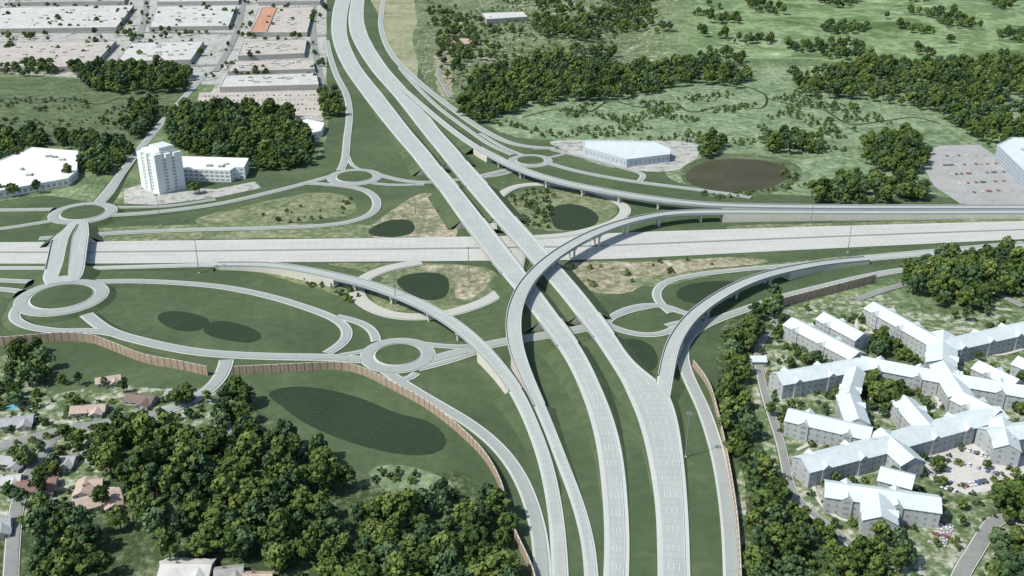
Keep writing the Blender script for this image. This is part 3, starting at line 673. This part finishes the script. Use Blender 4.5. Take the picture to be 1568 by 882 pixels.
TM=[tree_mesh(1,14,5.2,'leafA'),tree_mesh(2,12,5.0,'leafB'),tree_mesh(3,17,5.4,'leafA',600,13),tree_mesh(4,11,4.2,'leafA',440,9),tree_mesh(5,16,4.6,'leafB',560,12),tree_mesh(6,13,6.0,'leafA',600,13)]
BM=[tree_mesh(11,4,2.8,'leafA',110,6,.7,.05),tree_mesh(12,3,2.2,'leafB',90,5,.65,.05)]
def inpoly(x,y,q):
    c=False;j=len(q)-1
    for i in range(len(q)):
        if (q[i][1]>y)!=(q[j][1]>y) and x<(q[j][0]-q[i][0])*(y-q[i][1])/(q[j][1]-q[i][1])+q[i][0]: c=not c
        j=i
    return c
cnt=[0]
def plant(x,y,par,sc=1.0,meshes=TM,nm='deciduous_tree'):
    o=bpy.data.objects.new(nm,random.choice(meshes)); h=hill(x,y); o.location=(x,y,h if h>.35 else 0)
    s=sc*random.choice((.62,.78,.9,1.0,1.1,1.25))*random.uniform(.93,1.07); o.scale=(s*random.uniform(.9,1.12),s*random.uniform(.9,1.12),s*random.uniform(.85,1.15)); o.rotation_euler=(0,0,random.uniform(0,6.28))
    if par: o.parent=par
    col.objects.link(o); cnt[0]+=1
def grove(px,sp=8.5,sc=1.0,prob=.88,meshes=TM,name='tree_grove',nm='deciduous_tree',zz=None,clump=None):
    q=[S(x,y,(5*sc if meshes is TM else 0) if zz is None else zz) for x,y in px]; e=bpy.data.objects.new(name,None); col.objects.link(e)
    x0,x1=min(p[0] for p in q),max(p[0] for p in q); y0,y1=min(p[1] for p in q),max(p[1] for p in q)
    y=y0
    while y<y1:
        x=x0+random.uniform(0,sp)
        while x<x1:
            a=x+random.uniform(-.42,.42)*sp; b=y+random.uniform(-.42,.42)*sp
            if random.random()<prob and inpoly(a,b,q):
                if clump is None or mnoise.noise((a/clump[0],b/clump[0],7.7))>clump[1]: plant(a,b,e,sc,meshes,nm)
            x+=sp
        y+=sp*.9
G_=[([(110,104),(200,100),(292,108),(285,135),(200,140),(130,132)],11,1.25,.85),([(20,98),(60,90),(85,100),(80,114),(25,112)],11,1.1,.6),([(0,100),(15,98),(12,112),(0,112)],11,1,.8),
 ([(182,188),(215,160),(240,155),(238,185),(205,208)],10,1.2,.9),([(248,175),(340,158),(440,170),(482,215),(472,248),(400,256),(345,238),(265,224)],10.5,1.3,.88),
 ([(488,138),(520,134),(522,172),(495,178)],10,1.1,.8),([(0,205),(60,196),(80,215),(30,235),(0,250)],10,1.2,.85),([(80,205),(140,205),(160,225),(100,228)],10,1.1,.7),([(150,222),(190,212),(205,235),(160,262),(130,262),(118,240)],10,1.2,.8),
 ([(700,160),(725,118),(790,92),(850,85),(930,100),(1080,92),(1148,112),(1140,130),(1060,124),(965,146),(880,150),(800,160),(745,186),(715,182)],12.5,1.3,.8),
 ([(1210,118),(1300,100),(1450,92),(1568,95),(1650,95),(1650,130),(1568,140),(1480,185),(1440,170),(1350,150),(1230,142)],13,1.3,.68),
 ([(1440,175),(1500,160),(1570,165),(1650,165),(1650,215),(1500,212)],12,1.2,.65),([(1165,208),(1258,205),(1262,230),(1175,232)],11,1.1,.85),([(1320,210),(1395,198),(1425,225),(1415,255),(1380,265),(1325,250)],10.5,1.2,.9),
 ([(1240,288),(1280,272),(1400,272),(1425,298),(1340,311),(1245,308)],11,1.15,.75),([(1065,225),(1085,212),(1105,212),(1105,236),(1075,238)],10,1.1,.8),
 ([(1385,410),(1440,392),(1568,385),(1650,385),(1650,440),(1568,445),(1500,468),(1430,460),(1390,435)],10.5,1.3,.88),
 ([(1108,525),(1150,478),(1190,452),(1197,478),(1158,510),(1140,545),(1138,610),(1155,690),(1190,745),(1255,805),(1340,860),(1350,920),(1155,920),(1145,760),(1120,690),(1100,620)],9,1.05,.92),
 ([(1322,588),(1390,572),(1395,600),(1385,640),(1335,640)],8.5,.95,.85),([(1312,518),(1350,512),(1400,525),(1390,545),(1330,540)],8.5,.85,.8),([(1300,830),(1345,810),(1400,822),(1420,920),(1300,920)],9,1.0,.8),([(1520,750),(1568,738),(1640,740),(1640,920),(1490,920),(1525,830)],9,1.1,.8),([(1540,620),(1568,612),(1600,625),(1568,640)],8,.7,.7),([(1210,540),(1250,545),(1245,552),(1215,552)],7,.7,.7),
 ([(120,680),(180,640),(240,650),(290,655),(340,665),(400,655),(440,680),(500,695),(530,730),(580,770),(620,790),(610,850),(560,882),(430,882),(400,850),(240,845),(170,820),(200,745),(150,700)],10.5,1.3,.84),
 ([(590,800),(620,775),(700,755),(760,765),(778,800),(790,882),(800,930),(590,930),(590,850)],10,1.25,.78),([(340,612),(365,600),(385,620),(400,650),(360,660),(335,650)],9.5,1.15,.8),
 ([(40,830),(60,800),(160,810),(165,890),(160,930),(50,930)],10,1.3,.8),([(30,540),(50,520),(75,545),(72,585),(38,590)],9,1.15,.8),([(250,590),(300,590),(290,612),(255,612)],8,.8,.7),([(100,655),(140,660),(130,700),(90,700)],9,.9,.6),([(430,885),(600,885),(600,960),(420,960)],10,1.3,.9),([(30,690),(100,720),(110,735),(0,720)],9,.85,.5),([(0,560),(30,560),(30,620),(0,610)],9,.85,.5),([(20,760),(110,790),(60,800),(20,790)],9,.85,.6)]
for g in G_: grove(*g)
grove([(668,30),(700,10),(735,60),(715,110),(690,140),(665,90)],14,1.0,.38,zz=0)
grove([(800,-10),(870,-15),(1000,-20),(1020,10),(985,60),(940,92),(850,75),(815,40)],15,1.15,.7,zz=12,clump=(90,-.02))
grove([(640,-20),(820,-20),(860,60),(720,110),(660,60)],20,.95,.7,zz=6,clump=(60,.18))
grove([(1010,-30),(1700,-30),(1700,82),(1160,92),(1000,88)],15,1.1,.85,zz=12,clump=(85,.24))
grove([(1250,150),(1420,190),(1568,215),(1568,260),(1300,200)],16,.9,.6,clump=(60,.15))
grove([(1190,470),(1330,455),(1568,470),(1568,800),(1450,860),(1250,800),(1170,640)],11,.62,.65,clump=(22,.16))
grove([(0,560),(330,610),(180,690),(160,790),(0,800)],11,.85,.75,clump=(25,.08))
grove([(0,0),(500,0),(500,120),(0,110)],15,.8,.7,clump=(30,.25))
for x,y,s in ((105,272,1.3),(58,294,1.3),(20,298,1.1),(2,296,1.1),(298,295,1.2),(190,600,.8),(290,640,.9),(160,690,.9),(240,150,.9)):
    X,Y=S(x,y+2); plant(X,Y,None,s)
for px,sp,pr,cl in (([(760,190),(900,160),(1200,135),(1300,160),(1400,200),(1300,240),(1000,215),(800,212)],8.5,.8,(45,.12)),([(680,20),(820,10),(1000,20),(900,110),(700,140)],14,.45,None),([(780,300),(820,288),(850,300),(840,350),(800,345)],6,.5,None),([(400,330),(540,300),(540,330),(430,345)],9,.25,None),([(560,720),(690,725),(700,765),(610,780)],6,.4,None),([(440,420),(540,440),(560,470),(500,450)],6,.4,None),([(-50,150),(220,150),(200,200),(-50,190)],11,.7,(50,.1)),([(1160,500),(1330,470),(1560,600),(1560,760),(1450,860),(1250,790),(1180,650)],8,.4,None),([(0,600),(330,620),(160,790),(0,800)],8,.4,None),([(860,405),(1140,394),(1080,412),(900,445)],9,.12,None),([(1200,245),(1240,290),(1100,305),(1040,290),(1070,298),(1190,290)],7,.5,None)):
    grove(px,sp,1.1,pr,BM,'shrubs','shrub',0,cl)
# ---------------------------------------------------------------- cars
carp=[(.75,.75,.74),(.5,.5,.5),(.05,.05,.055),(.3,.04,.03),(.06,.1,.22)]
for i,c in enumerate(carp): M['cp%d'%i]=plain('car_paint_%d'%i,c,.03,.5)
def carmesh(i):
    mb=MB(); k='cp%d'%i
    prof=[(-2.2,.35),(-2.25,.8),(-1.9,.95),(1.1,.98) ,(2.1,.8),(2.2,.4)]
    for s in(-.9,.9): mb.face([(x,s,z) for x,z in prof],k)
    for a,b in zip(prof,prof[1:]): mb.face([(a[0],-.9,a[1]),(b[0],-.9,b[1]),(b[0],.9,b[1]),(a[0],.9,a[1])],k)
    cab=[(-1.7,.95),(-1.2,1.45),(.3,1.45),(1.0,.97)]
    for s,s2 in((-.85,-.7),(.85,.7)): mb.face([(cab[0][0],s,.95),(cab[1][0],s2,1.45),(cab[2][0],s2,1.45),(cab[3][0],s,.97)],'win')
    mb.face([(-1.7,-.85,.95),(-1.7,.85,.95),(-1.2,.7,1.45),(-1.2,-.7,1.45)],'win'); mb.face([(.3,-.7,1.45),(.3,.7,1.45),(1,.85,.97),(1,-.85,.97)],'win')
    mb.face([(-1.2,-.7,1.45),(.3,-.7,1.45),(.3,.7,1.45),(-1.2,.7,1.45)],k)
    for wx in(-1.35,1.35):
        for wy in(-.9,.9):
            mb.face([(wx+.33*math.cos(t*.7854),wy*1.02,.33+.33*math.sin(t*.7854)) for t in range(8)],'metal')
    o=mb.build('parked_car'); me=o.data; bpy.data.objects.remove(o); return me
CM=[carmesh(i) for i in range(5)]
def carrow(a,b,n,pr=.8):
    A=S(*a);B=S(*b); d=(B[0]-A[0],B[1]-A[1]); an=math.atan2(d[1],d[0])+math.pi/2
    for i in range(n):
        if random.random()>pr: continue
        t=(i+.5)/n; o=bpy.data.objects.new('parked_car',random.choice(CM+CM[:2])); o.location=(A[0]+d[0]*t,A[1]+d[1]*t,.38); o.rotation_euler=(0,0,an+random.choice((0,math.pi))); col.objects.link(o)
for r in (((1430,690),(1470,675),8),((1425,725),(1470,750),10),((1440,745),(1465,755),4),((1475,745),(1560,728),14),((1480,690),(1560,716),12),((1460,705),(1530,728),10),((1442,800),(1425,835),8),((1455,805),(1440,838),8)): carrow(*r)
for k in range(5): carrow((1425+k*14,240+k*14),(1515+k*12,238+k*13),20,.45)
carrow((170,650),(240,640),5,.5)
for k in range(4): carrow((305,148+k*7),(490,146+k*7),30,.7)
# ---------------------------------------------------------------- light, sky, camera
sd=Vector((0.80,0.38,-1.12)).normalized()
sun=bpy.data.lights.new('sun','SUN'); sun.energy=4.3; sun.angle=math.radians(.5); sun.color=(1,.97,.89)
so=bpy.data.objects.new('sun',sun); so.rotation_euler=sd.to_track_quat('-Z','Y').to_euler(); col.objects.link(so)
w=bpy.data.worlds.new("World"); scene.world=w; w.use_nodes=True; nt=w.node_tree
bg=nt.nodes['Background']; sky=nt.nodes.new('ShaderNodeTexSky'); sky.sky_type='NISHITA'; sky.sun_disc=False
sky.sun_elevation=math.asin(-sd.z); sky.sun_rotation=math.atan2(-sd.x,-sd.y)
nt.links.new(sky.outputs[0],bg.inputs[0]); bg.inputs[1].default_value=.14
cam=bpy.data.cameras.new('camera'); co=bpy.data.objects.new('camera',cam); col.objects.link(co)
cam.sensor_width=36; cam.lens=36*F/1568; co.location=(0,0,H); co.rotation_euler=(math.radians(90-24.2),0,0)
cam.clip_start=1; cam.clip_end=60000; scene.camera=co
scene.view_settings.view_transform='Standard'; scene.view_settings.look='None'; scene.view_settings.exposure=0
print('trees',cnt[0])
